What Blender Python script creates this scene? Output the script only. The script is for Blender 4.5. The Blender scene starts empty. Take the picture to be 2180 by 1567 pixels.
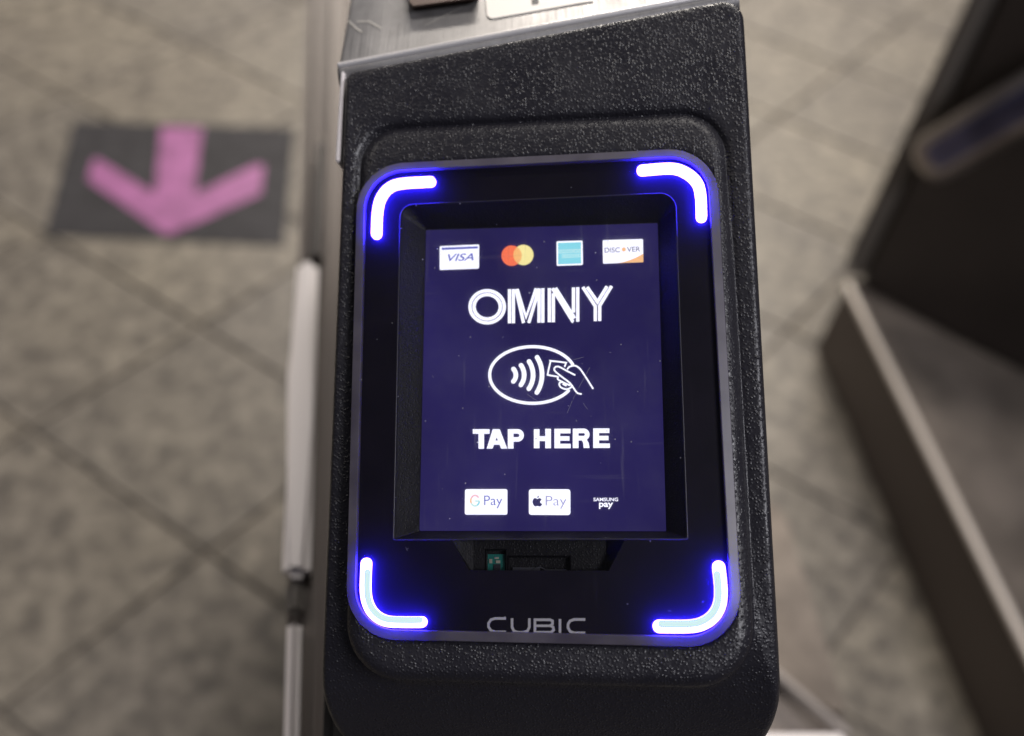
import bpy, bmesh, math, random
from math import radians, sin, cos, pi, sqrt, atan2
from mathutils import Vector, Matrix, noise

random.seed(7)
S = bpy.context.scene
COL = S.collection

# ------------------------------------------------------------------ camera
FPX, CX, CY = 2000.0, 1090.0, 783.5          # focal length and centre for a 2180 x 1567 picture
CAM_H = 1.14
g = Vector((-60, 2383, -2000)).normalized()   # horizontal forward, in camera axes
l = Vector((1, -.03, 0)); l.z = -(l.x*g.x + l.y*g.y)/g.z; l.normalize()
nn = l.cross(g).normalized(); l = g.cross(nn).normalized()
M3 = Matrix((l, g, nn))                       # camera axes -> world axes
CAM = M3.to_4x4(); CAM.translation = Vector((0, 0, CAM_H))
cd = bpy.data.cameras.new('camera'); cam = bpy.data.objects.new('camera', cd); COL.objects.link(cam)
cam.matrix_world = CAM
cd.sensor_width = 36; cd.lens = FPX/2180*36
cd.clip_start = .01; cd.clip_end = 200
cd.dof.use_dof = True; cd.dof.focus_distance = .285; cd.dof.aperture_fstop = 4.6
S.camera = cam

# ------------------------------------------------------------------ world and lamps (underground station)
W = bpy.data.worlds.new('World'); S.world = W; W.use_nodes = True
W.node_tree.nodes['Background'].inputs[0].default_value = (.78, .79, 1, 1)
W.node_tree.nodes['Background'].inputs[1].default_value = .06
def area(name, loc, target, size, sy, power, color):
    d = bpy.data.lights.new(name, 'AREA'); d.shape = 'RECTANGLE'; d.size = size; d.size_y = sy
    d.energy = power; d.color = color
    o = bpy.data.objects.new(name, d); COL.objects.link(o); o.location = loc
    o.rotation_euler = (Vector(target)-Vector(loc)).to_track_quat('-Z', 'Y').to_euler()
    return o
WARM = (1, .92, .82)
area('ceiling_lamp', (.6, 3.9, 2.5), (-.3, 2.2, 0), 2.4, .35, 190, WARM)
area('ceiling_lamp', (1.3, -.9, 2.9), (.1, .2, .8), 1.3, .3, 42, (.95, .94, 1))
area('ceiling_lamp', (.5, 1.35, 3.0), (.1, .5, .8), 1.3, .12, 24, (1, .94, .88))
area('ceiling_lamp', (-1.9, .9, 2.9), (-.5, .9, .5), .3, 1.6, 9, (1, .92, .84))
S.view_settings.view_transform = 'Standard'; S.view_settings.look = 'None'
S.view_settings.exposure = 0; S.view_settings.gamma = 1
S.cycles.use_denoising = True
S.cycles.max_bounces = 8; S.cycles.transparent_max_bounces = 12

# ------------------------------------------------------------------ reader frame (x right, y up, z out of the glass)
def rod(r):
    v = Vector(r); return Matrix.Rotation(v.length, 3, v.normalized())
RR = rod((-0.1873, -0.1247, 0.015)); RT = Vector((0.0072, -0.0059, -0.2864))
READER = (M3 @ RR).to_4x4(); READER.translation = CAM @ RT
RRi = RR.transposed()
O_loc = RRi @ (-RT)                           # camera in reader axes
def ray(px, py): return Vector(((px-CX)/FPX, -(py-CY)/FPX, -1))
def P(px, py, z=0, k=0):
    """point of the reader frame on the plane z + k*y seen at a place of the picture"""
    d = RRi @ ray(px, py)
    t = (z + k*O_loc.y - O_loc.z)/(d.z - k*d.y)
    return O_loc + d*t
def WP(px, py, h):
    """world point on the horizontal plane at height h"""
    d = M3 @ ray(px, py); o = CAM.translation
    return o + d*((h-o.z)/d.z)
def sc(p, ox, oy, s): return [(ox+x*s, oy+y*s) for x, y in p]

# ------------------------------------------------------------------ materials
def mat(name, base=(.5, .5, .5), rough=.5, metal=0, spec=.5, emit=None, es=1, coat=0):
    m = bpy.data.materials.new(name); m.use_nodes = True
    b = m.node_tree.nodes['Principled BSDF']
    b.inputs['Base Color'].default_value = (*base, 1); b.inputs['Roughness'].default_value = rough
    b.inputs['Metallic'].default_value = metal; b.inputs['Specular IOR Level'].default_value = spec
    b.inputs['Coat Weight'].default_value = coat
    if emit:
        b.inputs['Emission Color'].default_value = (*emit, 1); b.inputs['Emission Strength'].default_value = es
    return m
def N(m, t, **kw):
    n = m.node_tree.nodes.new(t)
    for k, v in kw.items():
        if k in n.inputs: n.inputs[k].default_value = v
        else: setattr(n, k, v)
    return n
def L(m, a, b): m.node_tree.links.new(a, b)
def bsdf(m): return m.node_tree.nodes['Principled BSDF']
def ramp(m, src, stops):
    r = N(m, 'ShaderNodeValToRGB'); L(m, src, r.inputs[0]); e = r.color_ramp.elements
    while len(e) < len(stops): e.new(.5)
    for q, (p, c) in zip(e, stops): q.position = p; q.color = (*c, 1) if len(c) == 3 else c
    return r
def coords(m, kind='Object', scale=(1, 1, 1), rot=(0, 0, 0)):
    c = N(m, 'ShaderNodeTexCoord'); mp = N(m, 'ShaderNodeMapping'); L(m, c.outputs[kind], mp.inputs[0])
    mp.inputs['Scale'].default_value = scale; mp.inputs['Rotation'].default_value = rot
    return mp.outputs[0]

def textured_plastic(name, base, rough, grain, dist, spec=.5):
    m = mat(name, base, rough, spec=spec); c = coords(m); b = bsdf(m)
    v = N(m, 'ShaderNodeTexVoronoi', Scale=grain); v.feature = 'SMOOTH_F1'; v.inputs['Smoothness'].default_value = .45
    nz = N(m, 'ShaderNodeTexNoise', Scale=grain*.75, Detail=3.0)
    wob = N(m, 'ShaderNodeVectorMath', operation='SCALE'); wob.inputs['Scale'].default_value = 1/grain*.28
    L(m, c, nz.inputs['Vector']); L(m, nz.outputs['Color'], wob.inputs[0])
    ad = N(m, 'ShaderNodeVectorMath', operation='ADD'); L(m, c, ad.inputs[0]); L(m, wob.outputs[0], ad.inputs[1])
    L(m, ad.outputs[0], v.inputs['Vector'])
    sm0 = ramp(m, v.outputs['Distance'], [(.0, (1, 1, 1)), (.55, (0, 0, 0))])
    sp_ = N(m, 'ShaderNodeSeparateColor'); L(m, v.outputs['Color'], sp_.inputs[0])
    cr_ = ramp(m, sp_.outputs[0], [(.05, (.2,)*3), (.9, (1,)*3)])
    sm = N(m, 'ShaderNodeMath', operation='MULTIPLY'); L(m, sm0.outputs[0], sm.inputs[0]); L(m, cr_.outputs[0], sm.inputs[1])
    n2 = N(m, 'ShaderNodeTexNoise', Scale=grain*.3, Detail=2.0); L(m, c, n2.inputs['Vector'])
    mx = N(m, 'ShaderNodeMath', operation='MULTIPLY_ADD'); L(m, n2.outputs[0], mx.inputs[0]); mx.inputs[1].default_value = 1.1
    L(m, sm.outputs[0], mx.inputs[2])
    bp = N(m, 'ShaderNodeBump', Strength=1.0, Distance=dist); L(m, mx.outputs[0], bp.inputs['Height'])
    L(m, bp.outputs[0], b.inputs['Normal'])
    w = N(m, 'ShaderNodeTexNoise', Scale=55.0, Detail=6.0); L(m, c, w.inputs['Vector'])
    rr = ramp(m, w.outputs[0], [(.3, (rough-.07,)*3), (.7, (rough+.1,)*3)]); L(m, rr.outputs[0], b.inputs['Roughness'])
    return m
HOUSING = textured_plastic('moulded_black_plastic', (.0155, .0147, .020), .36, 1120, .00027)
RECESS = textured_plastic('fine_black_plastic', (.006, .0055, .007), .45, 1500, .00010, spec=.25)
MASK = mat('black_mask', (.009, .008, .012), .5, spec=.15)
_c = coords(MASK); _n = N(MASK, 'ShaderNodeTexNoise', Scale=60.0, Detail=5.0); L(MASK, _c, _n.inputs['Vector'])
_r = ramp(MASK, _n.outputs[0], [(.35, (.004, .003, .008)), (.7, (.007, .005, .012))]); L(MASK, _r.outputs[0], bsdf(MASK).inputs['Base Color'])
RIM = mat('frosted_rim', (.13, .12, .135), .38); bsdf(RIM).inputs['Subsurface Weight'].default_value = 0
_c = coords(RIM, scale=(1, 1, 1)); _n = N(RIM, 'ShaderNodeTexNoise', Scale=90.0, Detail=6.0); L(RIM, _c, _n.inputs['Vector'])
_r = ramp(RIM, _n.outputs[0], [(.3, (.055, .048, .068)), (.75, (.115, .105, .13))]); L(RIM, _r.outputs[0], bsdf(RIM).inputs['Base Color'])

_t = N(RIM, 'ShaderNodeBsdfTranslucent'); _t.inputs[0].default_value = (.75, .7, .8, 1)
_m = N(RIM, 'ShaderNodeMixShader'); _m.inputs[0].default_value = .15
L(RIM, bsdf(RIM).outputs[0], _m.inputs[1]); L(RIM, _t.outputs[0], _m.inputs[2]); L(RIM, _m.outputs[0], RIM.node_tree.nodes['Material Output'].inputs[0])

# cover pane: clear, with dust and wipe marks that scatter the light below it
PANE = bpy.data.materials.new('cover_pane'); PANE.use_nodes = True
nt = PANE.node_tree; nt.nodes.remove(nt.nodes['Principled BSDF']); out = nt.nodes['Material Output']
tr = N(PANE, 'ShaderNodeBsdfTransparent'); gl = N(PANE, 'ShaderNodeBsdfGlossy', Roughness=.09); tl = N(PANE, 'ShaderNodeBsdfTranslucent')
df = N(PANE, 'ShaderNodeBsdfDiffuse'); fr = N(PANE, 'ShaderNodeFresnel', IOR=1.45)
sep = N(PANE, 'ShaderNodeMath', operation='MULTIPLY'); sep.inputs[1].default_value = .5; L(PANE, fr.outputs[0], sep.inputs[0])
m1 = N(PANE, 'ShaderNodeMixShader'); L(PANE, sep.outputs[0], m1.inputs[0]); L(PANE, tr.outputs[0], m1.inputs[1]); L(PANE, gl.outputs[0], m1.inputs[2])
m2 = N(PANE, 'ShaderNodeMixShader'); m2.inputs[0].default_value = .25; L(PANE, tl.outputs[0], m2.inputs[1]); L(PANE, df.outputs[0], m2.inputs[2])
c = coords(PANE)
n1 = N(PANE, 'ShaderNodeTexNoise', Scale=45.0, Detail=7.0, Roughness=.65); L(PANE, c, n1.inputs['Vector'])
r1 = ramp(PANE, n1.outputs[0], [(.42, (.0012,)*3), (.62, (.005,)*3), (.8, (.012,)*3)])
cs = coords(PANE, scale=(520, 28, 1), rot=(0, 0, .55)); n2 = N(PANE, 'ShaderNodeTexNoise', Scale=1.0, Detail=5.0); L(PANE, cs, n2.inputs['Vector'])
r2 = ramp(PANE, n2.outputs[0], [(.62, (0, 0, 0)), (.78, (.014,)*3)])
cs3 = coords(PANE, scale=(22, 420, 1), rot=(0, 0, .35)); n3 = N(PANE, 'ShaderNodeTexNoise', Scale=1.0, Detail=5.0); L(PANE, cs3, n3.inputs['Vector'])
r3 = ramp(PANE, n3.outputs[0], [(.64, (0, 0, 0)), (.8, (.012,)*3)])
v = N(PANE, 'ShaderNodeTexVoronoi', Scale=420.0); L(PANE, c, v.inputs['Vector'])
r4 = ramp(PANE, v.outputs['Distance'], [(.05, (.8,)*3), (.11, (0, 0, 0))])
wn = N(PANE, 'ShaderNodeSeparateColor'); L(PANE, v.outputs['Color'], wn.inputs[0])
gt = N(PANE, 'ShaderNodeMath', operation='GREATER_THAN'); gt.inputs[1].default_value = .95; L(PANE, wn.outputs[0], gt.inputs[0])
dst = N(PANE, 'ShaderNodeMath', operation='MULTIPLY'); L(PANE, r4.outputs[0], dst.inputs[0]); L(PANE, gt.outputs[0], dst.inputs[1])
s = None
for q in (r1.outputs[0], r2.outputs[0], r3.outputs[0], dst.outputs[0]):
    if s is None: s = q
    else:
        a = N(PANE, 'ShaderNodeMath', operation='ADD'); L(PANE, s, a.inputs[0]); L(PANE, q, a.inputs[1]); s = a.outputs[0]
m3 = N(PANE, 'ShaderNodeMixShader'); L(PANE, s, m3.inputs[0]); L(PANE, m1.outputs[0], m3.inputs[1]); L(PANE, m2.outputs[0], m3.inputs[2])
L(PANE, m3.outputs[0], out.inputs[0])

FILM = PANE.copy(); FILM.name = 'scuffed_screen_film'
_t = FILM.node_tree; _o = [n for n in _t.nodes if n.type == 'OUTPUT_MATERIAL'][0]; _x = _o.inputs[0].links[0].from_node; _f = _x.inputs[0].links[0].from_socket
_g = _t.nodes.new('ShaderNodeMath'); _g.operation = 'MULTIPLY_ADD'; _g.inputs[1].default_value = 18; _g.inputs[2].default_value = .02; _g.use_clamp = True
_t.links.new(_f, _g.inputs[0]); _t.links.new(_g.outputs[0], _x.inputs[0])

def emitter(name, col, st=1):
    m = bpy.data.materials.new(name); m.use_nodes = True; t = m.node_tree
    t.nodes.remove(t.nodes['Principled BSDF']); e = N(m, 'ShaderNodeEmission', Strength=st); e.inputs[0].default_value = (*col, 1)
    L(m, e.outputs[0], t.nodes['Material Output'].inputs[0]); return m
def srgb(r, g_, b): return tuple(((c/255+.055)/1.055)**2.4 if c > 10 else c/255/12.92 for c in (r, g_, b))
LED = emitter('blue_light_bar', (4.2, 2.2, 170), 1)
LEDP = emitter('pale_diffuser', (.66, .9, .93), 1)
SCREEN = emitter('navy_screen', srgb(38, 31, 84), 1)
WHITE = emitter('screen_white', (1.15, 1.15, 1.35), 1)
INK = {k: emitter('screen_'+k, srgb(*v_)) for k, v_ in dict(blue=(88, 96, 190), violet=(92, 92, 176), orange=(255, 120, 84), amber=(255, 190, 120),
      yellow=(255, 240, 165), cyan=(138, 222, 240), pale=(190, 238, 245), peach=(255, 196, 140), navy=(48, 44, 96), grey=(150, 150, 205),
      pink=(250, 190, 200), mint=(200, 240, 235), dim=(120, 112, 190)).items()}
PRINT = mat('grey_print', (.42, .41, .43), .5)

def brushed(name, base, rough, ax=(4, 260, 4), bump=.0002, aniso=.4):
    m = mat(name, base, rough, metal=1); b = bsdf(m); b.inputs['Anisotropic'].default_value = aniso
    c = coords(m, scale=ax); n = N(m, 'ShaderNodeTexNoise', Scale=3.0, Detail=6.0, Roughness=.6); L(m, c, n.inputs['Vector'])
    r = ramp(m, n.outputs[0], [(.3, (rough-.1,)*3), (.7, (rough+.14,)*3)]); L(m, r.outputs[0], b.inputs['Roughness'])
    c2 = coords(m); n2 = N(m, 'ShaderNodeTexNoise', Scale=14.0, Detail=8.0, Roughness=.7); L(m, c2, n2.inputs['Vector'])
    cr = ramp(m, n2.outputs[0], [(.35, tuple(x*.6 for x in base)), (.6, base)]); L(m, cr.outputs[0], b.inputs['Base Color'])
    bp = N(m, 'ShaderNodeBump', Strength=.35, Distance=bump); L(m, n.outputs[0], bp.inputs['Height']); L(m, bp.outputs[0], b.inputs['Normal'])
    return m
STEEL = brushed('brushed_steel', (.38, .37, .37), .48, ax=(500, 9, 9)); bsdf(STEEL).inputs['Metallic'].default_value = .7
STEEL_D = mat('dull_steel', (.15, .128, .115), .45, metal=.3)
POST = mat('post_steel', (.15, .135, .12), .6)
PLINTH = mat('plinth_steel', (.12, .098, .085), .5, metal=.25)
BRIGHT = mat('bright_steel', (.88, .83, .82), .4, metal=.15)  # pale steel, also the colour of the painted reflections on the side ledge
TRIM = mat('worn_trim', (.30, .27, .25), .45, metal=.3)
LID_HL = mat('polished_edge', (.72, .70, .70), .36, metal=.4)
MATT = mat('matt_black', (.012, .011, .012), .7, spec=.2)
WARMT = mat('warm_worn_edge', (.80, .72, .64), .42, metal=.3)
DARK_REFL = mat('dark_seal', (.03, .022, .02), .5)
DARK = mat('blackened_steel', (.022, .019, .018), .6)
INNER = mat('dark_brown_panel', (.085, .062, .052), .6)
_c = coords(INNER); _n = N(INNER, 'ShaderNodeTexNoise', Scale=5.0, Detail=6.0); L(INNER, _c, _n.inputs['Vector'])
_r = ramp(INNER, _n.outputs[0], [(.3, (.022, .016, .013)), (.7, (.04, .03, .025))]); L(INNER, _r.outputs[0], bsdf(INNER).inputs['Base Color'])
PAINTED = brushed('worn_steel', (.22, .185, .155), .6); bsdf(PAINTED).inputs['Metallic'].default_value = .4

# ------------------------------------------------------------------ object helpers
def link(name, me, m=None, parent=None):
    o = bpy.data.objects.new(name, me); COL.objects.link(o)
    if m:
        for q in (m if isinstance(m, (list, tuple)) else [m]): me.materials.append(q)
    if parent: o.parent = parent
    return o
def tag(o, label=None, cat=None, group=None, kind=None):
    for k, v_ in (('label', label), ('category', cat), ('group', group), ('kind', kind)):
        if v_: o[k] = v_
    return o
def empty(name, mtx, label, cat):
    o = bpy.data.objects.new(name, None); COL.objects.link(o); o.matrix_world = mtx; o.empty_display_size = .05
    return tag(o, label, cat)
def finish(bm, name, m, parent, smooth=False):
    bmesh.ops.recalc_face_normals(bm, faces=bm.faces)
    me = bpy.data.meshes.new(name); bm.to_mesh(me); bm.free()
    if smooth: me.polygons.foreach_set('use_smooth', [True]*len(me.polygons))
    return link(name, me, m, parent)

def off_quad(q, d):
    """grow a quad (TL, TR, BR, BL as 2-vectors) by d on every side"""
    out_ = []; n = 4
    for i in range(n):
        a, b, c_ = q[i-1], q[i], q[(i+1) % n]
        u = (b-a).normalized(); w = (c_-b).normalized()
        nu = Vector((-u.y, u.x)); nw = Vector((-w.y, w.x))      # outward for clockwise quads
        h = (nu+nw).normalized(); out_.append(b + h*(d/h.dot(nu)))
    return out_
def ring(q, rad, nc=10, ne=10):
    """rounded outline of a quad; rad one value or four"""
    if not isinstance(rad, (list, tuple)): rad = [rad]*4
    pts = []
    for i in range(4):
        a, b, c_ = q[i-1], q[i], q[(i+1) % 4]; r = max(rad[i], 1e-5)
        u = (a-b).normalized(); w = (c_-b).normalized(); ang = u.angle(w); t = r/math.tan(ang/2)
        ctr = b + (u+w).normalized()*(r/sin(ang/2)); p0 = b+u*t; p1 = b+w*t
        a0 = atan2(p0.y-ctr.y, p0.x-ctr.x); a1 = atan2(p1.y-ctr.y, p1.x-ctr.x)
        da = (a1-a0+pi) % (2*pi)-pi
        pts.append([Vector((ctr.x+r*cos(a0+da*k/nc), ctr.y+r*sin(a0+da*k/nc))) for k in range(nc+1)])
    res = []
    for i in range(4):
        res += pts[i]; a, b = pts[i][-1], pts[(i+1) % 4][0]
        res += [a.lerp(b, k/ne) for k in range(1, ne)]
    return res
def quad_px(c4, z=0, k=0): return [P(x, y, z, k).xy for x, y in c4]
def loft(bm, rings, cap_last=False, cap_first=False):
    vs = [[bm.verts.new(p) for p in r] for r in rings]; n = len(vs[0])
    for a, b in zip(vs, vs[1:]):
        for i in range(n): bm.faces.new((a[i], a[(i+1) % n], b[(i+1) % n], b[i]))
    if cap_last: bm.faces.new(vs[-1])
    if cap_first: bm.faces.new(vs[0])
    return vs
def r3(q, rad, z0, k=0, **kw): return [Vector((p.x, p.y, z0+k*p.y)) for p in ring(q, rad, **kw)]

def ribbon(bm, pts, w, z=0, closed=False, cap=True, mi=0, thick=0):
    """flat stroke (2-vectors) of width w at height z with mitred bends and round ends"""
    n = len(pts); Ls, Rs = [], []
    for i in range(n):
        a = pts[i-1] if (i > 0 or closed) else None; c_ = pts[(i+1) % n] if (i < n-1 or closed) else None; b = pts[i]
        if a is None: d = (c_-b).normalized(); nrm = Vector((-d.y, d.x)); s_ = 1
        elif c_ is None: d = (b-a).normalized(); nrm = Vector((-d.y, d.x)); s_ = 1
        else:
            d1 = (b-a).normalized(); d2 = (c_-b).normalized(); n1_ = Vector((-d1.y, d1.x)); n2_ = Vector((-d2.y, d2.x))
            nrm = (n1_+n2_).normalized(); s_ = min(1/max(nrm.dot(n1_), .3), 2)
        Ls.append(b+nrm*w/2*s_); Rs.append(b-nrm*w/2*s_)
    if closed:
        lo = [bm.verts.new((p.x, p.y, z)) for p in Ls]; ro = [bm.verts.new((p.x, p.y, z)) for p in Rs]
        for i in range(n):
            f = bm.faces.new((lo[i], lo[(i+1) % n], ro[(i+1) % n], ro[i])); f.material_index = mi
        return
    outl = list(Ls)
    def fan(b, frm, turn):
        a0 = atan2(frm.y-b.y, frm.x-b.x)
        return [b+Vector((cos(a0+turn*k/8), sin(a0+turn*k/8)))*w/2 for k in range(1, 8)]
    if cap: outl += fan(pts[-1], Ls[-1], -pi)
    outl += Rs[::-1]
    if cap: outl += fan(pts[0], Rs[0], -pi)
    if thick:
        lo = [bm.verts.new((p.x, p.y, z)) for p in outl]; hi = [bm.verts.new((p.x, p.y, z+thick)) for p in outl]; m_ = len(outl)
        for i in range(m_): f = bm.faces.new((lo[i], lo[(i+1) % m_], hi[(i+1) % m_], hi[i])); f.material_index = mi
        f = bm.faces.new(hi); f.material_index = mi
    else:
        lv = [bm.verts.new((p.x, p.y, z)) for p in Ls]; rv = [bm.verts.new((p.x, p.y, z)) for p in Rs]
        for i in range(n-1):
            f = bm.faces.new((lv[i], lv[i+1], rv[i+1], rv[i])); f.material_index = mi
        if cap:
            f = bm.faces.new([lv[-1]]+[bm.verts.new((p.x, p.y, z)) for p in fan(pts[-1], Ls[-1], -pi)]+[rv[-1]]); f.material_index = mi
            f = bm.faces.new([rv[0]]+[bm.verts.new((p.x, p.y, z)) for p in fan(pts[0], Rs[0], -pi)]+[lv[0]]); f.material_index = mi
def smooth_path(p, n=8, closed=False):
    res = []; m_ = len(p)
    for i in range(m_ if closed else m_-1):
        g4 = [p[(i+k) % m_] if closed else p[min(max(i+k, 0), m_-1)] for k in (-1, 0, 1, 2)]
        g4 = [Vector(q[:2]) for q in g4]
        for s_ in range(n):
            t = s_/n
            res.append(.5*((2*g4[1])+(g4[2]-g4[0])*t+(2*g4[0]-5*g4[1]+4*g4[2]-g4[3])*t*t+(3*g4[1]-g4[0]-3*g4[2]+g4[3])*t**3))
    if not closed: res.append(Vector(p[-1][:2]))
    return res
def poly(bm, pts, z, mi=0):
    f = bm.faces.new([bm.verts.new((p.x, p.y, z)) for p in pts]); f.material_index = mi; return f
def text_into(bm, s_, quad, z, mi=0, bold=0.0, shear=0.0):
    """lettering of the built-in face stretched into a quad of the picture (TL, TR, BR, BL)"""
    cu = bpy.data.curves.new('lettering', 'FONT'); cu.body = s_; cu.offset = bold; cu.shear = shear; cu.resolution_u = 4
    o = bpy.data.objects.new('lettering', cu); COL.objects.link(o)
    bpy.context.view_layer.update()
    me = bpy.data.meshes.new_from_object(o.evaluated_get(bpy.context.evaluated_depsgraph_get()))
    xs = [v_.co.x for v_ in me.vertices]; ys = [v_.co.y for v_ in me.vertices]
    x0, x1, y0, y1 = min(xs), max(xs), min(ys), max(ys)
    TL, TR, BR, BL = [P(a, b, z).xy for a, b in quad]; vs = []
    for v_ in me.vertices:
        u = (v_.co.x-x0)/(x1-x0); w = (v_.co.y-y0)/(y1-y0)
        p = BL.lerp(BR, u).lerp(TL.lerp(TR, u), w); vs.append(bm.verts.new((p.x, p.y, z)))
    for p_ in me.polygons:
        try: f = bm.faces.new([vs[i] for i in p_.vertices]); f.material_index = mi
        except ValueError: pass
    bpy.data.objects.remove(o); bpy.data.curves.remove(cu); bpy.data.meshes.remove(me)

# ================================================================== large structure
# ------------------------------------------------------------------ floor of laid tiles
TILE = mat('speckled_tile', (.3, .27, .23), .55)
c = coords(TILE, 'Object'); gco = N(TILE, 'ShaderNodeNewGeometry')
a1 = N(TILE, 'ShaderNodeTexNoise', Scale=34.0, Detail=7.0, Roughness=.7); L(TILE, gco.outputs['Position'], a1.inputs['Vector'])
a2 = N(TILE, 'ShaderNodeTexNoise', Scale=3.2, Detail=4.0); L(TILE, gco.outputs['Position'], a2.inputs['Vector'])
k1 = ramp(TILE, a1.outputs[0], [(.36, (.088, .079, .071)), (.5, (.18, .163, .138)), (.64, (.285, .26, .222))])
k2 = ramp(TILE, a2.outputs[0], [(.3, (.78, .77, .78)), (.7, (1.08, 1.07, 1.03))])
mx = N(TILE, 'ShaderNodeMix', data_type='RGBA', blend_type='MULTIPLY'); mx.inputs[0].default_value = 1
L(TILE, k1.outputs[0], mx.inputs[6]); L(TILE, k2.outputs[0], mx.inputs[7])
oi = N(TILE, 'ShaderNodeObjectInfo'); k3 = ramp(TILE, oi.outputs['Random'], [(0, (.88, .88, .9)), (1, (1.08, 1.06, 1.02))])
mx2 = N(TILE, 'ShaderNodeMix', data_type='RGBA', blend_type='MULTIPLY'); mx2.inputs[0].default_value = 1
L(TILE, mx.outputs[2], mx2.inputs[6]); L(TILE, k3.outputs[0], mx2.inputs[7]); L(TILE, mx2.outputs[2], bsdf(TILE).inputs['Base Color'])
GROUT = mat('dark_grout', (.12, .105, .09), .9)
TH = .004
bm = bmesh.new(); bmesh.ops.create_grid(bm, x_segments=2, y_segments=2, size=14)
floor = finish(bm, 'floor', GROUT, None); floor.location = (0, 2, 0)
tag(floor, 'speckled grey beige station floor of diagonal tiles', None, None, 'structure')
tA, tC, tB = WP(425, 695, TH), WP(65, 915, TH), WP(440, 1178, TH)
e1, e2 = tB-tC, tA-tC
def tile_mesh():
    b = bmesh.new(); g_ = .0065
    u1, u2 = e1.normalized(), e2.normalized()
    def corner(i, j, ins, z):
        return Vector((0, 0, 0)) + e1*i + e2*j + u1*(ins if i == 0 else -ins) + u2*(ins if j == 0 else -ins) + Vector((0, 0, z))
    rs = []
    for ins, z in ((g_/2, -TH+.0005), (g_/2, -.001), (g_/2+.0015, 0)):
        rs.append([corner(i, j, ins, z) for i, j in ((0, 0), (1, 0), (1, 1), (0, 1))])
    loft(b, rs, cap_last=True)
    bmesh.ops.recalc_face_normals(b, faces=b.faces)
    me = bpy.data.meshes.new('tile'); b.to_mesh(me); b.free(); me.materials.append(TILE); return me
tm = tile_mesh()
for i in range(-9, 12):
    for j in range(-9, 12):
        p = tC + e1*i + e2*j; ctr = p+(e1+e2)*.5
        if -1.9 < ctr.x < 1.9 and -.5 < ctr.y < 3.4:
            o = bpy.data.objects.new('tile', tm); COL.objects.link(o); o.parent = floor
            o.location = p - Vector(floor.location) + Vector((0, 0, random.uniform(-.0006, .0006)))

# ------------------------------------------------------------------ world-space slabs
def slab(name, pts, h, th, m, parent, bev=.004, hs=None):
    """a plate whose top outline is seen at pts; hs gives single heights of the corners"""
    b = bmesh.new(); tp = [WP(x, y, (hs[i] if hs else h)) for i, (x, y) in enumerate(pts)]
    hi = [b.verts.new(p) for p in tp]; lo = [b.verts.new(p-Vector((0, 0, th))) for p in tp]; n = len(tp)
    b.faces.new(hi); b.faces.new(lo[::-1])
    for i in range(n): b.faces.new((hi[i], lo[i], lo[(i+1) % n], hi[(i+1) % n]))
    if bev:
        bmesh.ops.bevel(b, geom=list(b.edges), offset=bev, segments=3, affect='EDGES', clamp_overlap=True)
    return finish(b, name, m, parent, smooth=False)
def wtube(name, a, b_, r, m, parent, seg=20):
    b = bmesh.new(); d = (b_-a); ln = d.length; q = d.to_track_quat('Z', 'Y').to_matrix()
    prof = [(0.0001, 0), (r*.7, r*.0), (r*.93, r*.2), (r, r*.5), (r, ln-r*.5), (r*.93, ln-r*.2), (r*.7, ln), (.0001, ln)]
    loft(b, [[a+q @ Vector((rr*cos(2*pi*k/seg), rr*sin(2*pi*k/seg), z)) for k in range(seg)] for rr, z in prof], True, True)
    return finish(b, name, m, parent, smooth=True)

# ------------------------------------------------------------------ the turnstile the reader is mounted on
turn = empty('turnstile', Matrix.Translation((0, .25, 0)), 'brushed steel turnstile body behind and beneath the lit card reader', 'turnstile')
Ti = turn.matrix_world.inverted()
def under(o, par=turn):                      # keep world-space meshes where they are
    o.data.transform(par.matrix_world.inverted()); return o
# lid: rises from the housing's upper edge and runs forward
HZ, HK = -.0075, .055                         # housing face: z = HZ + HK*y
def HW(px, py, dz=0): return READER @ P(px, py, HZ+dz, HK)
Y1 = Vector((0, 1, 0))
eL, eR = HW(724, 152, -.003), HW(1574, -8, -.003)
ex = (eR-eL).normalized(); eup = ex.cross(Y1).normalized()
b = bmesh.new()
prof = [(.0045, -.05), (-.0005, -.03), (-.0012, -.004), (-.0004, -.0016), (.0008, -.0003), (.0022, 0.0004), (.004, .0003), (.0052, -.0004), (.0075, -.0006), (.6, -.0006)]
nx = 10
rows = []
for f_, u_ in prof:
    row = []
    for k in range(nx+1):
        t = k/nx; row.append(eL.lerp(eR, t)+Y1*f_+eup*u_)
    # turned-down left side
    side = [eL+Y1*f_+eup*(u_-.0006)-ex*.0012, eL+Y1*f_+eup*(u_-.003)-ex*.0018, eL+Y1*f_+eup*(u_-.05)-ex*.0018]
    rows.append([b.verts.new(p) for p in side[::-1]+row])
for a_, c_ in zip(rows, rows[1:]):
    for i in range(len(a_)-1): b.faces.new((a_[i], a_[i+1], c_[i+1], c_[i]))
lid = under(finish(b, 'lid', STEEL, turn, smooth=True))
# flange hugging the housing's upper left side
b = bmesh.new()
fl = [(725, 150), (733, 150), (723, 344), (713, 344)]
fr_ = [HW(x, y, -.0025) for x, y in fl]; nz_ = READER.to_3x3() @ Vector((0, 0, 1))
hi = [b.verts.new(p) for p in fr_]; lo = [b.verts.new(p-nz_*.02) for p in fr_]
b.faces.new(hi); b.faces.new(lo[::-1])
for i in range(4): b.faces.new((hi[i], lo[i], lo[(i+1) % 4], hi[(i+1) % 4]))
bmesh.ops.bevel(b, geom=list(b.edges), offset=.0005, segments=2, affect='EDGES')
under(finish(b, 'side_flange', BRIGHT, turn))
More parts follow.
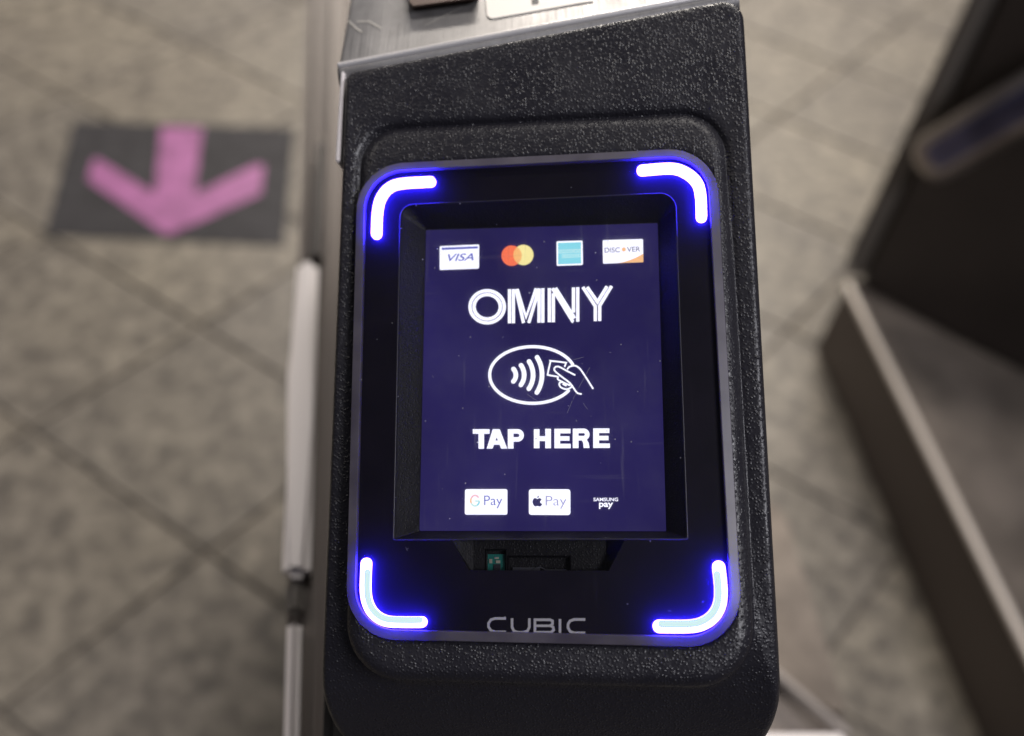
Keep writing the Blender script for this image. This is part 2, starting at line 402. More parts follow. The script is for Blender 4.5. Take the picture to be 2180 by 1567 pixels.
# lower body: stepped side ledge along the left, seen out of focus, its reflections built as coloured strips
H1 = .72
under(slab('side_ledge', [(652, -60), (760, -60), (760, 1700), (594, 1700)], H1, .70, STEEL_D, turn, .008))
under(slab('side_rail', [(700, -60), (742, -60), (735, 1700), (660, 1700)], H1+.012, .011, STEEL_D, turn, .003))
under(slab('dark_seal', [(674, 300), (694, 300), (684, 545), (657, 545)], H1+.012, .011, DARK_REFL, turn, .002))  # dark reflection in the polished ledge, built as a coloured band
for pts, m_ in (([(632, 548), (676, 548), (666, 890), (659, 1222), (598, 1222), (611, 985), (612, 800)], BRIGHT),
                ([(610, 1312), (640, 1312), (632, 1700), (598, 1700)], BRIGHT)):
    under(slab('edge_strip', pts, H1+.014, .013, m_, turn, .004))  # bright reflections of the polished steel, put into pale strips
under(slab('collar', [(606, 1232), (652, 1232), (644, 1306), (608, 1306)], H1+.010, .009, POST, turn, .003))  # duller break between the painted reflection strips
# foot and front plates on the right
under(slab('base_cover', [(1560, 1020), (1675, 1080), (1718, 1240), (1797, 1500), (1806, 1556), (1660, 1436), (1560, 1400)], .46, .44, PAINTED, turn, .006))
under(slab('front_plate', [(1560, 1345), (1664, 1444), (1792, 1560), (1796, 1700), (1560, 1700)], .455, .45, STEEL_D, turn, .006))
under(wtube('edge_trim', WP(1640, 1425, .468), WP(1806, 1566, .468), .004, TRIM, turn))
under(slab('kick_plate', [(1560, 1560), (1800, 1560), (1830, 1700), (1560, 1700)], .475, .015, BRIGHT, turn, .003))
# dark front of the cabinet under the reader
bx = bmesh.new()
c0 = READER.translation
for x in (-.052, .062):
    for y in (-.035, .30):
        for z in (0, .80): bx.verts.new((c0.x+x, c0.y+y+.02, z))
bmesh.ops.convex_hull(bx, input=bx.verts)
under(finish(bx, 'cabinet', DARK, turn))

# bright scrapes on the lid
b = bmesh.new()
for ps in ([(760, 46), (785, 45), (812, 60)], [(742, 44), (756, 58), (770, 68)], [(905, 54), (950, 32), (985, 15)]):
    for k in range(len(ps)-1):
        def _l(px, py):
            d = M3 @ ray(px, py); o = CAM.translation; pl = eL+eup*(-.0002); return o+d*((pl-o).dot(eup)/d.dot(eup))
        a_, c_ = _l(*ps[k]), _l(*ps[k+1]); sd = (c_-a_).cross(eup).normalized()*(.00022 if ps[0][0] < 800 else .0001)
        b.faces.new([b.verts.new(q) for q in (a_-sd, c_-sd*.7, c_+sd*.7, a_+sd)])
under(finish(b, 'scrape', mat('scraped_steel', (.6, .57, .52), .4), turn))

under(slab('front_cover', [(692, 1390), (1560, 1390), (1540, 1740), (677, 1740)], .80, .7, MATT, turn, .004))
wt = wtube('lid_edge', eL+Y1*.0030+eup*.0002-ex*.001, eR+Y1*.0030+eup*.0002, .0013, LID_HL, None, 16)  # highlight of the lid's rolled edge, painted as a pale tube
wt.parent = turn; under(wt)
# white sticker on the lid
st = bmesh.new()
def lidp(px, py, up=.0004):
    d = M3 @ ray(px, py); o = CAM.translation; pl = eL+eup*(up-.0006)
    return o+d*((pl-o).dot(eup)/d.dot(eup))
pts = [lidp(x, y) for x, y in ((1028, -60), (1240, -95), (1262, 2), (1240, 5), (1047, 39), (1041, 37), (1037, 32))]
hi = [st.verts.new(p) for p in pts]; lo = [st.verts.new(p-eup*.0004) for p in pts]; st.faces.new(hi)
for i in range(len(pts)): st.faces.new((hi[i], lo[i], lo[(i+1) % len(pts)], hi[(i+1) % len(pts)]))
STK = mat('off_white_vinyl', (.86, .82, .76), .45)
stick = finish(st, 'sticker', STK, None); tag(stick, 'off-white sticker with a dark letter on the steel lid above the reader', 'sticker')
st = bmesh.new(); pts = [lidp(x, y, .0007) for x, y in ((1129, -40), (1143, -42), (1147, 6), (1133, 8))]; st.faces.new([st.verts.new(p) for p in pts])
finish(st, 'letter', mat('dark_ink', (.05, .05, .05), .5), stick)
st = bmesh.new()
pts = [lidp(x, y, .004) for x, y in ((866, -60), (1012, -80), (1016, -6), (880, 12), (872, 4))]; b0 = [lidp(x, y, .0002) for x, y in ((868, -60), (1012, -80), (1019, 0), (880, 19), (872, 12))]
hi = [st.verts.new(p) for p in pts]; lo = [st.verts.new(p) for p in b0]; st.faces.new(hi)
for i in range(5): st.faces.new((hi[i], lo[i], lo[(i+1) % 5], hi[(i+1) % 5]))
under(finish(st, 'slot_surround', mat('brown_plate', (.11, .07, .055), .5), turn))

# ------------------------------------------------------------------ neighbouring turnstile on the right
nb = empty('turnstile', Matrix.Translation(WP(2000, 800, 0)), 'dark neighbouring turnstile at the right edge with a steel plinth and a grey arm', 'turnstile')
PH = .16
under(slab('plinth', [(1800, 596), (1830, 590), (2500, 930), (2700, 1900), (2440, 1920), (2185, 1392)], PH, PH-.004, PLINTH, nb, .006), nb)
under(slab('plinth_top', [(1818, 612), (2500, 950), (2700, 1880), (2460, 1900), (2190, 1375)], PH+.004, .003, PAINTED, nb, .0012), nb)
under(wtube('edge_trim', WP(1803, 604, PH+.004), WP(2440, 1900, PH+.004), .0065, WARMT, nb), nb)
A_, B_ = WP(1828, 605, PH+.004), WP(2480, 960, PH+.004)
dv = (B_-A_).normalized(); bk = Vector((-dv.y, dv.x, 0)); bk = bk if bk.y > 0 else -bk
b = bmesh.new()
for p in (A_, B_, B_+bk*.3, A_+bk*.3):
    b.verts.new(p); b.verts.new(p+Vector((0, 0, .86)))
bmesh.ops.convex_hull(b, input=b.verts); bmesh.ops.bevel(b, geom=list(b.edges), offset=.006, segments=3, affect='EDGES')
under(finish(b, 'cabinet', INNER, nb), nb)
# side post with a lighter edge
b = bmesh.new()
for p in (A_-dv*.034, A_-dv*.003, A_-dv*.003+bk*.3, A_-dv*.034+bk*.3):
    b.verts.new(p); b.verts.new(p+Vector((0, 0, .86)))
bmesh.ops.convex_hull(b, input=b.verts); bmesh.ops.bevel(b, geom=list(b.edges), offset=.008, segments=3, affect='EDGES')
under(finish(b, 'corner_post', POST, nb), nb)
# arm, a round-ended bar on the cabinet face
def facep(px, py, outd):
    d = M3 @ ray(px, py); o = CAM.translation; n = -bk; pl = A_+n*outd
    return o+d*((pl-o).dot(n)/d.dot(n))
ARM = brushed('arm_steel', (.17, .17, .29), .4); ARM_R = brushed('arm_rim', (.42, .38, .36), .4)
wa, wb = facep(1972, 345, .05), facep(2420, 78, .05)
arm = under(wtube('arm', wa, wb, .033, ARM_R, nb, 28), nb)
wtube_o = None
off = (CAM.translation-wa).normalized()*.0175
dd = (wb-wa).normalized()
ob = under(wtube('arm_sleeve', wa+dd*.012+off, wb+off, .0215, ARM, nb, 28), nb)

# ------------------------------------------------------------------ floor sticker
FS = mat('grey_floor_vinyl', (.042, .040, .044), .7, spec=.25)
FA = mat('pink_floor_vinyl', (.36, .125, .30), .55)
for m_ in (FS, FA):
    c = N(m_, 'ShaderNodeNewGeometry'); n = N(m_, 'ShaderNodeTexNoise', Scale=30.0, Detail=5.0); L(m_, c.outputs['Position'], n.inputs['Vector'])
    bc = bsdf(m_).inputs['Base Color'].default_value[:3]; r = ramp(m_, n.outputs[0], [(.3, tuple(x*.68 for x in bc)), (.7, tuple(x*1.15 for x in bc))]); L(m_, r.outputs[0], bsdf(m_).inputs['Base Color'])
def flat(name, pts, h, m_, parent=None, th=.0008):
    b = bmesh.new(); tp = [WP(x, y, h) for x, y in pts]
    hi = [b.verts.new(p) for p in tp]; lo = [b.verts.new(p-Vector((0, 0, th))) for p in tp]; b.faces.new(hi)
    for i in range(len(tp)): b.faces.new((hi[i], lo[i], lo[(i+1) % len(tp)], hi[(i+1) % len(tp)]))
    return finish(b, name, m_, parent)
fs = flat('floor_sticker', [(158, 258), (628, 272), (604, 522), (95, 500)], TH+.002, FS)
tag(fs, 'dark grey floor sticker with a pink arrow pointing towards the viewer', 'floor sticker')
flat('arrow', [(343, 270), (431, 273), (414, 414), (545, 350), (562, 352), (556, 412), (366, 497), (350, 497), (186, 382), (198, 340), (208, 338), (329, 412)], TH+.0032, FA, fs)

# ================================================================== the card reader
rd = empty('card_reader', READER, 'black plastic card reader with navy screen and glowing blue corner bars', 'card reader')
glass = quad_px([(777.7, 365.6), (1505.3, 329.7), (1559.6, 1356.8), (754.1, 1339.1)])
GR = .0125
plat_px = [(764, 268), (1541, 228), (1614, 1472), (726, 1451)]
plat = quad_px(plat_px, -.001)
hous_px = [(733, 150), (1584, -12), (1677, 1668), (672, 1640)]
hous = quad_px(hous_px, HZ, HK); HR = [.0045, .007, .028, .028]
def rr(rads, d): return [max(r+d, .0008) for r in rads]
def bend(y): return -max(0, -.068-y)**2*12
def onface(x, y, dz):
    """the housing face point seen where (x, y) of the flat face is seen"""
    p = Vector((x, y, HZ+HK*y)); d = (p-O_loc)
    t = 1.0
    for _ in range(12):
        q = O_loc+d*t; t += (HZ+HK*q.y+bend(q.y)-q.z)/d.z
    q = O_loc+d*t; q.z += dz; return q
b = bmesh.new()
PR = [.0125, .0145, .017, .017]
Z = -.0021
R_ = []
R_.append(r3(off_quad(glass, .0031), GR+.0031, Z-.004))
R_.append(r3(off_quad(glass, .0031), GR+.0031, Z-.0002))
R_.append(r3(off_quad(glass, .0033), GR+.0033, Z))
for d_, z_ in ((-.0048, 0), (-.0036, -.00015), (-.0024, -.0006), (-.0013, -.0013), (-.0004, -.0022), (.0001, -.0030)):
    R_.append(r3(off_quad(plat, d_), rr(PR, d_), Z+z_))
def mixz(d, rad_d, zz, w):                    # w blends from the platform plane to the housing plane
    q = off_quad(plat, d); return [Vector((p.x, p.y, (1-w)*zz + w*(HZ+HK*p.y+bend(p.y)))) for p in ring(q, rr(PR, rad_d))]
R_.append(mixz(.0005, .0005, Z-.0036, .5))
R_.append([q+Vector((0, 0, -.0006)) for q in mixz(.0011, .0011, Z-.0040, .9)])
R_.append(mixz(.0017, .0017, Z, 1.0))
# clamp the face ring so that it stays inside the outer edge
def houseface(d, dz): return [onface(p.x, p.y, dz) for p in ring(off_quad(hous, d), rr(HR, d))]
inner = houseface(-.0023, .0006)
prev = R_[-1]
for w in (.33, .66):
    R_.append([Vector((q.x, q.y, HZ+HK*q.y+bend(q.y)+.0006*w)) for q in (a_.lerp(c_, w) for a_, c_ in zip(prev, inner))])
R_.append(inner)
R_.append(houseface(-.0015, .0003))
R_.append(houseface(-.0008, -.0005))
R_.append(houseface(-.0003, -.0016))
R_.append(houseface(.0000, -.0030))
R_.append(houseface(-.0004, -.012))
R_.append(houseface(-.006, -.030))
R_.append(houseface(-.016, -.055))
loft(b, R_, cap_last=True)
house = finish(b, 'housing', HOUSING, rd, smooth=True)
sub = house.modifiers.new('sub', 'SUBSURF'); sub.levels = 1; sub.render_levels = 1

# rim round the glass
b = bmesh.new()
loft(b, [r3(off_quad(glass, .0030), GR+.0030, -.004, nc=14), r3(off_quad(glass, .0030), GR+.0030, -.0012, nc=14), r3(off_quad(glass, .0028), GR+.0028, -.0007, nc=14),
         r3(off_quad(glass, .0003), GR+.0003, -.0001, nc=14), r3(off_quad(glass, .0001), GR+.0001, -.0001, nc=14), r3(glass, GR, -.0003, nc=14), r3(glass, GR, -.0040, nc=14)])
finish(b, 'rim', RIM, rd)
# cover pane
b = bmesh.new(); pz = -.0001
loft(b, [r3(off_quad(glass, -.0001), GR-.0001, pz, nc=14)], cap_last=True)
finish(b, 'cover_pane', PANE, rd)

# mask with the window opening cut out
MZ = -.0019
win_px = [(853, 437), (1437, 411), (1463, 1147), (838, 1148)]
win = quad_px(win_px, MZ)
bay_px = [(961, 1148.2), (998, 1214), (1296, 1215), (1331, 1147.8)]
b = bmesh.new()
outer = r3(off_quad(glass, -.00005), GR, MZ, nc=10, ne=10)
inn = r3(win, [.0042, .0050, .0006, .0006], MZ, nc=10, ne=10)
vo = [b.verts.new(p) for p in outer]; vi = [b.verts.new(p) for p in inn]; n_ = len(vo)
# bottom edge of the window: points between corner 2 (BR) and corner 3 (BL)
i0, i1 = 20+20+10, 20+20+20                  # last point of the BR corner, first of the BL corner
for i in range(n_):
    if i0 <= i < i1: continue
    b.faces.new((vo[i], vo[(i+1) % n_], vi[(i+1) % n_], vi[i]))
bay = [P(x, y, MZ) for x, y in bay_px]        # TL, BL, BR, TR
bv = [b.verts.new((p.x, p.y, MZ)) for p in bay]
b.faces.new([vo[i0], vi[i0], bv[3], bv[2]]); b.faces.new([vo[i1], bv[1], bv[0], vi[i1]])
b.faces.new([bv[1], *[vo[i] for i in range(i1, i0-1, -1)], bv[2]])
for v_ in vi[i0+1:i1]: b.verts.remove(v_)
finish(b, 'mask', MASK, rd)

# recessed frame with four sloping sides
SZ = MZ-.0066
scr_px = [(907, 490), (1400, 475), (1418, 1131), (893, 1130)]
scr = quad_px(scr_px, SZ)
b = bmesh.new()
rg = [r3(win, [.0042, .0050, .0006, .0006], MZ-.00005), r3(off_quad(win, -.0003), [.0039, .0047, .0004, .0004], MZ-.0007),
      r3(off_quad(scr, .0002), [.0006]*4, SZ+.0002), r3(scr, [.0004]*4, SZ-.0003)]
vs = [[b.verts.new(p) for p in r] for r in rg]
for a_, c_ in zip(vs, vs[1:]):
    for i in range(n_): b.faces.new((a_[i], a_[(i+1) % n_], c_[(i+1) % n_], c_[i]))
# thin raised line on the upper lip
finish(b, 'recess_frame', RECESS, rd)
LIP = mat('lip_edge', (.03, .028, .035), .35)
b = bmesh.new(); loft(b, [r3(off_quad(win, .0003), [.0045, .0053, .0007, .0007], MZ+.00002), r3(off_quad(win, .0001), [.0043, .0051, .0006, .0006], MZ+.00022), r3(off_quad(win, -.0001), [.0041, .0049, .0005, .0005], MZ+.00002)])
finish(b, 'window_lip', LIP, rd, smooth=True)

# screen
b = bmesh.new(); poly(b, off_quad(scr, .0006), SZ-.0002); screen = finish(b, 'screen', SCREEN, rd)
# soft variation of the backlight
n1 = N(SCREEN, 'ShaderNodeTexNoise', Scale=18.0, Detail=2.0); L(SCREEN, coords(SCREEN), n1.inputs['Vector'])
r = ramp(SCREEN, n1.outputs[0], [(.3, srgb(30, 24, 72)), (.7, srgb(40, 33, 92))]); L(SCREEN, r.outputs[0], SCREEN.node_tree.nodes['Emission'].inputs[0])
GZ = SZ-.00012
class Ink:
    def __init__(s_): s_.b = bmesh.new(); s_.z = GZ; s_.m = []
    def mi(s_, m_):
        if m_ not in s_.m: s_.m.append(m_)
        return s_.m.index(m_)
    def up(s_): s_.z += .000006; return s_.z
    def pts(s_, p): return [P(x, y, GZ).xy for x, y in p]
    def poly(s_, p, m_): poly(s_.b, s_.pts(p), s_.up(), s_.mi(m_))
    def line(s_, p, w, m_, closed=False, cap=True): ribbon(s_.b, s_.pts(p), w, s_.up(), closed, cap, s_.mi(m_))
    def curve(s_, p, w, m_, cap=True, closed=False, n=8): ribbon(s_.b, smooth_path(s_.pts(p), n, closed), w, s_.up(), closed, cap, s_.mi(m_))
    def card(s_, q, m_, r=.0004):
        pp = ring(quad_px(q, GZ), r, nc=4, ne=2); poly(s_.b, pp, s_.up(), s_.mi(m_))
    def disc(s_, cx, cy, rx, m_, ry=None):
        ry = ry or rx; s_.poly([(cx+rx*cos(t*pi/20), cy+ry*sin(t*pi/20)) for t in range(40)], m_)
    def text(s_, t, q, m_, bold=0, shear=0): text_into(s_.b, t, q, s_.up(), s_.mi(m_), bold, shear)
    def done(s_, name): return finish_keep(s_.b, name, s_.m, screen)
def finish_keep(bm_, name, ms, parent):
    me = bpy.data.meshes.new(name); bm_.to_mesh(me); bm_.free(); return link(name, me, ms, parent)
MM = (P(1101, 783, GZ)-P(1100, 783, GZ)).length     # size of one picture pixel on the screen plane

# title lettering, each letter a double line
z2 = lambda p: sc(p, 880, 460, 560/2180)
w_ = 27.4*560/2180*MM
I_ = Ink()
for rx, ry in ((142, 133), (109, 101)):
    I_.line(z2([(612+rx*cos(t*pi/36), 752+ry*sin(t*pi/36)) for t in range(72)]), w_*1.04, WHITE, closed=True)
I_.done('title_letter')
for strokes in ([[(797, 606), (797, 889)], [(829, 606), (829, 889)], [(850, 606), (912, 880), (914, 886)], [(860, 606), (934, 835), (1018, 600)], [(1044, 600), (956, 886)], [(1043, 610), (1041, 884)], [(1073, 598), (1073, 884)]],
                [[(1127, 597), (1127, 880)], [(1160, 640), (1160, 880)], [(1152, 599), (1320, 872), (1328, 876)], [(1178, 596), (1338, 848)], [(1327, 592), (1327, 800)], [(1362, 590), (1362, 876)]],
                [[(1404, 588), (1508, 748), (1508, 871)], [(1440, 588), (1526, 712), (1605, 582)], [(1643, 580), (1544, 744), (1544, 870)]]):
    I_ = Ink()
    for s_ in strokes: I_.line(z2(s_), w_, WHITE, cap=False)
    I_.done('title_letter')

# contactless symbol
z3 = lambda p: sc(p, 880, 700, 560/2089)
k3_ = 560/2089*MM
I_ = Ink()
I_.line(z3([(948+342*cos(radians(t)), 367-225*sin(radians(t))) for t in range(22, 330, 4)]), 25*k3_, WHITE)
def arc3(a, b_, c_, n=14):
    (x1, y1), (x2, y2), (x3, y3) = a, b_, c_; D = 2*(x1*(y2-y3)+x2*(y3-y1)+x3*(y1-y2))
    ux = ((x1*x1+y1*y1)*(y2-y3)+(x2*x2+y2*y2)*(y3-y1)+(x3*x3+y3*y3)*(y1-y2))/D; uy = ((x1*x1+y1*y1)*(x3-x2)+(x2*x2+y2*y2)*(x1-x3)+(x3*x3+y3*y3)*(x2-x1))/D
    r_ = math.hypot(x1-ux, y1-uy); t0, t1 = atan2(y1-uy, x1-ux), atan2(y3-uy, x3-ux)
    return [(ux+r_*cos(t0+(t1-t0)*k/n), uy+r_*sin(t0+(t1-t0)*k/n)) for k in range(n+1)]
for s_ in ([(795, 320), (814, 368), (794, 418)], [(855, 290), (880, 368), (854, 446)], [(919, 260), (951, 366), (917, 476)], [(983, 227), (1022, 366), (981, 506)]):
    I_.line(z3(arc3(*s_)), 37*k3_, WHITE)
for s_ in ([(1203, 298), (1211, 272), (1200, 268), (1098, 256), (1088, 266), (1068, 356), (1076, 368), (1140, 379)],
           [(1225, 318), (1240, 302), (1275, 293), (1305, 303), (1340, 340), (1425, 473)],
           [(1332, 518), (1300, 508), (1272, 470), (1240, 428), (1190, 390), (1135, 346), (1118, 322), (1132, 302), (1160, 303), (1220, 335), (1281, 366)],
           [(1150, 382), (1146, 396), (1160, 410), (1232, 445), (1240, 446)],
           [(1178, 424), (1162, 430), (1160, 448), (1176, 468), (1215, 480), (1246, 470), (1262, 452)],
           [(1190, 440), (1212, 452)]):
    I_.curve(z3(s_), 13.5*k3_, WHITE, n=5)
I_.done('contactless_symbol')

# lower lettering
def rect(x0, y0, x1, y1): return [(x0, y0), (x1, y0), (x1, y1), (x0, y1)]
I_ = Ink()
T0, B0 = 797, 952
for q in (rect(472, T0, 606, 834), rect(517, 834, 562, B0+1),
          [(630, T0), (686, T0), (672, 835), (629, B0), (582, B0)], [(645, 820), (686, T0), (746, B0), (697, B0)], rect(622, 887, 706, 921),
          rect(750, T0, 796, B0), rect(957, T0, 1002, B0-3), rect(1047, T0-3, 1093, B0-3), rect(1002, 853, 1047, 892),
          rect(1120, T0-3, 1166, B0-3), rect(1166, T0-3, 1248, 831), rect(1166, 853, 1240, 889), rect(1166, 913, 1250, B0-3),
          rect(1266, T0-4, 1312, B0-4), [(1335, 880), (1372, 872), (1392, 905), (1400, B0-5), (1352, B0-5), (1348, 905)],
          rect(1428, T0-6, 1475, B0-5), rect(1475, T0-6, 1557, 828), rect(1475, 850, 1550, 886), rect(1475, 911, 1561, B0-5)):
    I_.poly(z3(q), WHITE)
def bowl(x0, xc, yt, yb): 
    yc, r_ = (yt+yb)/2, (yb-yt)/2
    return z3([(x0, yt)]+[(xc+r_*cos(t), yc-r_*sin(t)) for t in [pi/2-pi*k/10 for k in range(11)]]+[(x0, yb)])
I_.line(bowl(790, 828, 815, 879), 36*k3_, WHITE, cap=False)
I_.line(bowl(1305, 1352, 811, 869), 36*k3_, WHITE, cap=False)
I_.done('lower_lettering')

# payment cards, top row
z4 = lambda p: sc(p, 920, 490, 480/2180)
I_ = Ink(); I_.card(z4([(73, 155), (455, 138), (453, 372), (73, 386)]), WHITE)
I_.poly(z4([(93, 170), (442, 157), (442, 177), (93, 192)]), INK['blue'])
I_.text('VISA', z4([(152, 232), (400, 222), (400, 293), (160, 302)]), INK['blue'], .012, .35); I_.done('payment_logo')
I_ = Ink(); I_.poly(z4([(768+98*cos(t*pi/24), 247+99*sin(t*pi/24)) for t in range(48)]), INK['orange'])
I_.poly(z4([(883+97*cos(t*pi/24), 240+99*sin(t*pi/24)) for t in range(48)]), INK['yellow'])
lens = [(768+98*cos(radians(t)), 247+99*sin(radians(t))) for t in range(-56, 50, 6)] + [(883+97*cos(radians(t)), 240+99*sin(radians(t))) for t in range(124, 238, 6)]
I_.poly(z4(lens), INK['amber']); I_.done('payment_logo')
I_ = Ink(); I_.card(z4([(1202, 108), (1455, 100), (1458, 337), (1204, 346)]), WHITE)
I_.poly(z4([(1217, 124), (1438, 117), (1441, 322), (1219, 330)]), INK['cyan'])
I_.poly(z4([(1219, 190), (1438, 181), (1439, 218), (1219, 227)]), INK['pale']); I_.poly(z4([(1252, 235), (1440, 228), (1441, 264), (1254, 272)]), INK['pale'])
I_.text('AMERICAN', z4([(1226, 195), (1432, 187), (1432, 214), (1226, 222)]), INK['cyan']); I_.text('EXPRESS', z4([(1258, 240), (1436, 233), (1436, 260), (1258, 267)]), INK['cyan'])
I_.done('payment_logo')
I_ = Ink(); I_.card(z4([(1648, 97), (2038, 85), (2042, 310), (1652, 325)]), WHITE)
arc = [(1780+262*k/10, 320-(k/10)**1.6*92) for k in range(11)]
I_.poly(z4(arc+[(2042, 310)]), INK['peach'])
I_.text('DISC', z4([(1668, 170), (1815, 166), (1815, 214), (1668, 218)]), INK['navy'], .004); I_.disc(*z4([(1853, 187)])[0], 20*.22, INK['peach'])
I_.text('VER', z4([(1884, 163), (2012, 159), (2012, 206), (1884, 210)]), INK['navy'], .004); I_.done('payment_logo')
# bottom row
I_ = Ink(); I_.card(z3([(410, 1273), (747, 1273), (747, 1477), (408, 1477)]), WHITE, .0006)
gc, gr_ = (490, 1365), 34
for a0, a1, k_ in ((205, 325, 'pink'), (150, 205, 'peach'), (60, 150, 'mint'), (5, 60, 'cyan')):
    I_.line(z3([(gc[0]+gr_*cos(radians(t)), gc[1]+42*sin(radians(t))) for t in [a0+(a1-a0)*q/6 for q in range(7)]]), 12*k3_, INK[k_], cap=False)
I_.line(z3([(490, 1368), (526, 1368)]), 11*k3_, INK['mint'], cap=False)
I_.text('Pay', z3([(562, 1325), (706, 1325), (706, 1425), (562, 1425)]), INK['blue'], -.006); I_.done('payment_logo')
I_ = Ink(); I_.card(z3([(917, 1273), (1247, 1274), (1248, 1480), (917, 1478)]), WHITE, .0008)
ap = [(985, 1352), (998, 1345), (1012, 1349), (1018, 1356), (1008, 1368), (1008, 1382), (1022, 1392), (1014, 1406), (1004, 1411), (985, 1407), (968, 1411), (955, 1400), (947, 1380), (949, 1360), (960, 1346), (974, 1346)]
I_.poly([tuple(q) for q in smooth_path(z3(ap), 3, True)], INK['navy']); I_.poly(z3([(984, 1343), (986, 1332), (996, 1325), (997, 1334), (992, 1341)]), INK['navy'])
I_.text('Pay', z3([(1052, 1328), (1215, 1328), (1215, 1428), (1052, 1428)]), INK['grey'], -.012); I_.done('payment_logo')
I_ = Ink(); I_.text('SAMSUNG', z3([(1430, 1341), (1626, 1341), (1626, 1370), (1430, 1370)]), WHITE, .02)
I_.text('pay', z3([(1474, 1380), (1587, 1380), (1587, 1431), (1474, 1431)]), WHITE, .03); I_.done('payment_logo')

b = bmesh.new(); poly(b, off_quad(scr, -.00005), SZ+.0008); finish(b, 'screen_film', FILM, rd)  # scattering film added to put a halo round the bright graphics

SCR = mat('scratch_mark', (.26, .26, .3), .4)
def marks(name, groups, w, zf, parent):
    b = bmesh.new()
    for ps in groups: ribbon(b, [P(x, y, zf).xy for x, y in ps], w, zf, cap=False)
    return tag(finish_keep(b, name, [SCR], parent), kind='stuff')
marks('scratches', [z3([(1402, 305), (1312, 470)]), z3([(1306, 484), (1268, 560)]), z3([(1262, 572), (1222, 668)]), z3([(1268, 246), (1320, 234), (1352, 224)]), z3([(1350, 592), (1384, 640)]),
    z3([(905, 520), (950, 552), (985, 572)]), z3([(702, 74), (716, 60)]), z3([(150, 372), (160, 388)]), z3([(1553, 186), (1572, 188)]),
    sc([(140, 465), (152, 490)], 820, 1020, .312), sc([(158, 470), (150, 480)], 820, 1020, .312), sc([(1928, 896), (1952, 901)], 820, 1020, .312)], .00007, pz+.00003, rd)

# bay under the window with two openings
BZ = MZ-.0050
def bp_(px, py, z): return P(px, py, z)
b = bmesh.new()
def q3(ps, b=None): b.faces.new([b.verts.new(p) for p in ps])
xs = [1008, 1037, 1076, 1085, 1213, 1290]; ys = [1138, 1173, 1187, 1222]
for i in range(5):
    for j in range(3):
        if (i == 1 and j >= 1) or (i == 3 and j == 2): continue
        q3([bp_(xs[i], ys[j], BZ), bp_(xs[i+1], ys[j], BZ), bp_(xs[i+1], ys[j+1], BZ), bp_(xs[i], ys[j+1], BZ)], b)
q3([bp_(961, 1148, MZ-.0001), bp_(998, 1214.5, MZ-.0001), bp_(1008, 1222, BZ), bp_(1008, 1138, BZ)], b)
q3([bp_(1331, 1148, MZ-.0001), bp_(1296, 1215.5, MZ-.0001), bp_(1290, 1222, BZ), bp_(1290, 1138, BZ)], b)
bayo = finish(b, 'chip_bay', RECESS, rd)
def slotwall(x0, y0, x1, y1, dz):
    bb = bmesh.new(); c4 = [(x0, y0), (x1, y0), (x1, y1), (x0, y1)]; hi_ = [P(x, y, BZ) for x, y in c4]
    loft(bb, [[p+Vector((0, 0, .0001)) for p in [hi_[0]+Vector((-.0006, .0006, 0)), hi_[1]+Vector((.0006, .0006, 0)), hi_[2]+Vector((.0006, 0, 0)), hi_[3]+Vector((-.0006, 0, 0))]],
              [p+Vector((0, 0, .0005)) for p in [hi_[0]+Vector((-.0003, .0003, 0)), hi_[1]+Vector((.0003, .0003, 0)), hi_[2]+Vector((.0003, 0, 0)), hi_[3]+Vector((-.0003, 0, 0))]],
              hi_, [p-Vector((0, 0, dz)) for p in hi_]], cap_last=True)
    return finish(bb, 'slot', RECESS, bayo)
slotwall(1037, 1173, 1076, 1222, .0024); slotwall(1085, 1187, 1213, 1222, .0022)
PCB = mat('green_board', (.01, .13, .11), .35); CHIP = mat('silver_part', (.55, .52, .42), .3, metal=.6); BLK = mat('black_part', (.02, .02, .025), .35)
b = bmesh.new(); CZ = BZ-.0016
def boxl(b, x0, y0, x1, y1, z, t, mi):
    vs_ = [b.verts.new(P(x, y, z)+Vector((0, 0, dz))) for dz in (0, t) for x, y in ((x0, y0), (x1, y0), (x1, y1), (x0, y1))]
    for f in ((4, 5, 6, 7), (0, 1, 5, 4), (1, 2, 6, 5), (2, 3, 7, 6), (3, 0, 4, 7)): fc = b.faces.new([vs_[k] for k in f]); fc.material_index = mi
boxl(b, 1038, 1180, 1075, 1222, CZ, .0002, 0); boxl(b, 1042, 1190, 1048, 1199, CZ+.0002, .0004, 1); boxl(b, 1056, 1193, 1065, 1199, CZ+.0002, .0004, 1)
boxl(b, 1052, 1201, 1066, 1220, CZ+.0002, .0005, 2); boxl(b, 1053, 1186, 1062, 1190, CZ+.0002, .0003, 1)
finish(b, 'circuit_board', [PCB, CHIP, BLK], rd)
b = bmesh.new(); GY = mat('grey_part', (.045, .045, .055), .4)
boxl(b, 1092, 1208, 1150, 1222, BZ-.002, .0006, 0); boxl(b, 1160, 1212, 1208, 1222, BZ-.002, .0005, 0)
ribbon(b, [P(1148+16*cos(radians(t)), 1222-14*sin(radians(t)), BZ-.001).xy for t in range(10, 175, 12)], .0003, BZ-.001, mi=0)
finish(b, 'slot_mechanism', GY, rd)

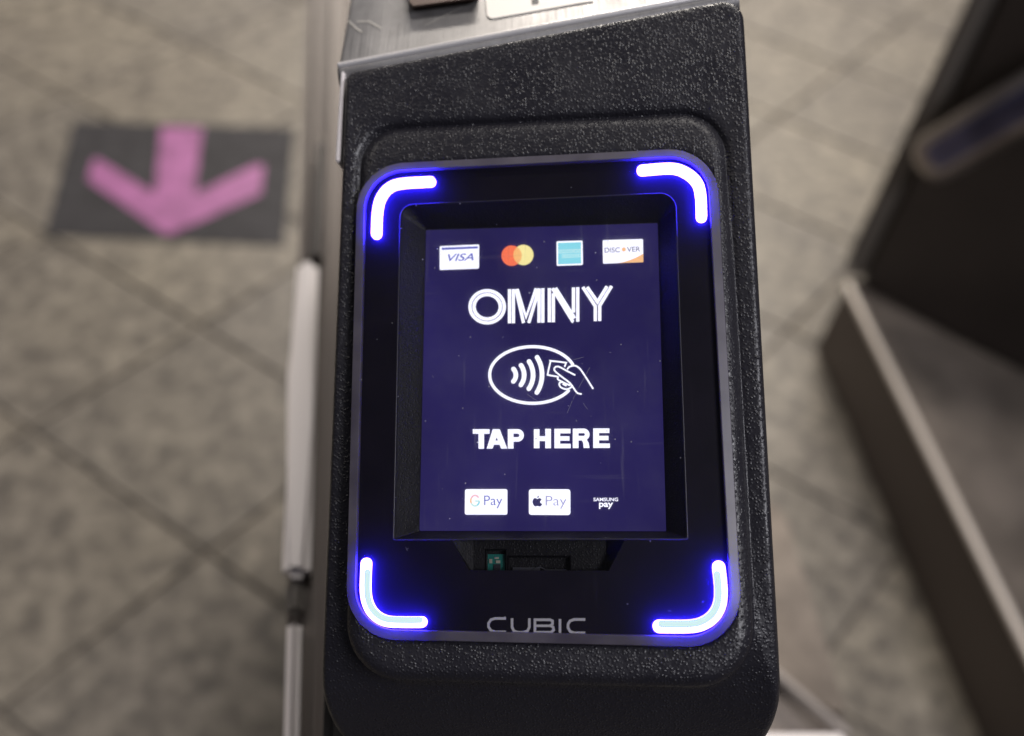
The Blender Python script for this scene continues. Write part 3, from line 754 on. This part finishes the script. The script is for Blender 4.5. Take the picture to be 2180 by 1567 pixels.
# maker's lettering printed on the mask
z5 = lambda p: sc(p, 820, 1020, 680/2180)
for path, closed in (([(825, 951), (750, 951), (722, 960), (705, 985), (705, 1008), (722, 1034), (750, 1043), (825, 1043)], 0),
             ([(866, 950), (866, 1010), (878, 1036), (905, 1046), (945, 1046), (972, 1036), (984, 1010), (984, 950)], 0),
             ([(1022, 960), (1125, 960), (1142, 968), (1142, 990), (1126, 1000), (1146, 1010), (1150, 1030), (1132, 1046), (1022, 1046), (1022, 960)], 2),
             ([(1193, 955), (1193, 1052)], 0),
             ([(1366, 958), (1290, 958), (1262, 968), (1248, 990), (1248, 1014), (1262, 1040), (1290, 1050), (1366, 1050)], 0)):
    b = bmesh.new(); PZ = MZ+.00006; ww = 16*680/2180*MM
    pp = [P(x, y, PZ).xy for x, y in z5(path)]
    if closed == 2:
        ribbon(b, pp[:-1], ww, PZ, closed=True); ribbon(b, [P(x, y, PZ).xy for x, y in z5([(1030, 1001), (1124, 1001)])], ww*.9, PZ+.00003, cap=False)
    else: ribbon(b, pp, ww, PZ, cap=False)
    finish_keep(b, 'printed_letter', [PRINT], rd)

# four light bars
LZ = MZ+.0001
for k_, (path, wpx) in enumerate((([(803, 500), (805, 455), (812, 425), (829, 403), (856, 393), (918, 389)], 24),
        ([(1367, 365), (1429, 361), (1461, 371), (1483, 391), (1491, 418), (1493, 464)], 24),
        ([(781.5, 1199), (780, 1258), (787, 1290), (803, 1311), (826, 1322), (860, 1324), (899, 1324)], 23),
        ([(1529.5, 1207), (1534, 1255), (1531, 1287), (1518, 1311), (1495, 1327), (1465, 1333), (1403, 1333)], 26))):
    ct = [P(x, y, LZ).xy for x, y in path]; sp = smooth_path(ct, 8)
    b = bmesh.new(); ribbon(b, sp, wpx*MM*.93, LZ, thick=.0014)
    bar = finish(b, 'light_bar', LED, rd)
    if k_ >= 2:
        ctr = Vector((0, 0)); sh = []
        for i, p in enumerate(sp):
            a_ = sp[max(i-1, 0)]; c_ = sp[min(i+1, len(sp)-1)]; d = (c_-a_).normalized(); nr = Vector((-d.y, d.x))
            if nr.dot(ctr-p) < 0: nr = -nr
            sh.append(p+nr*wpx*MM*.19)
        b = bmesh.new(); ribbon(b, sh[3:-1], wpx*MM*.56, LZ+.0015); finish_keep(b, 'diffuser', [LEDP], bar)
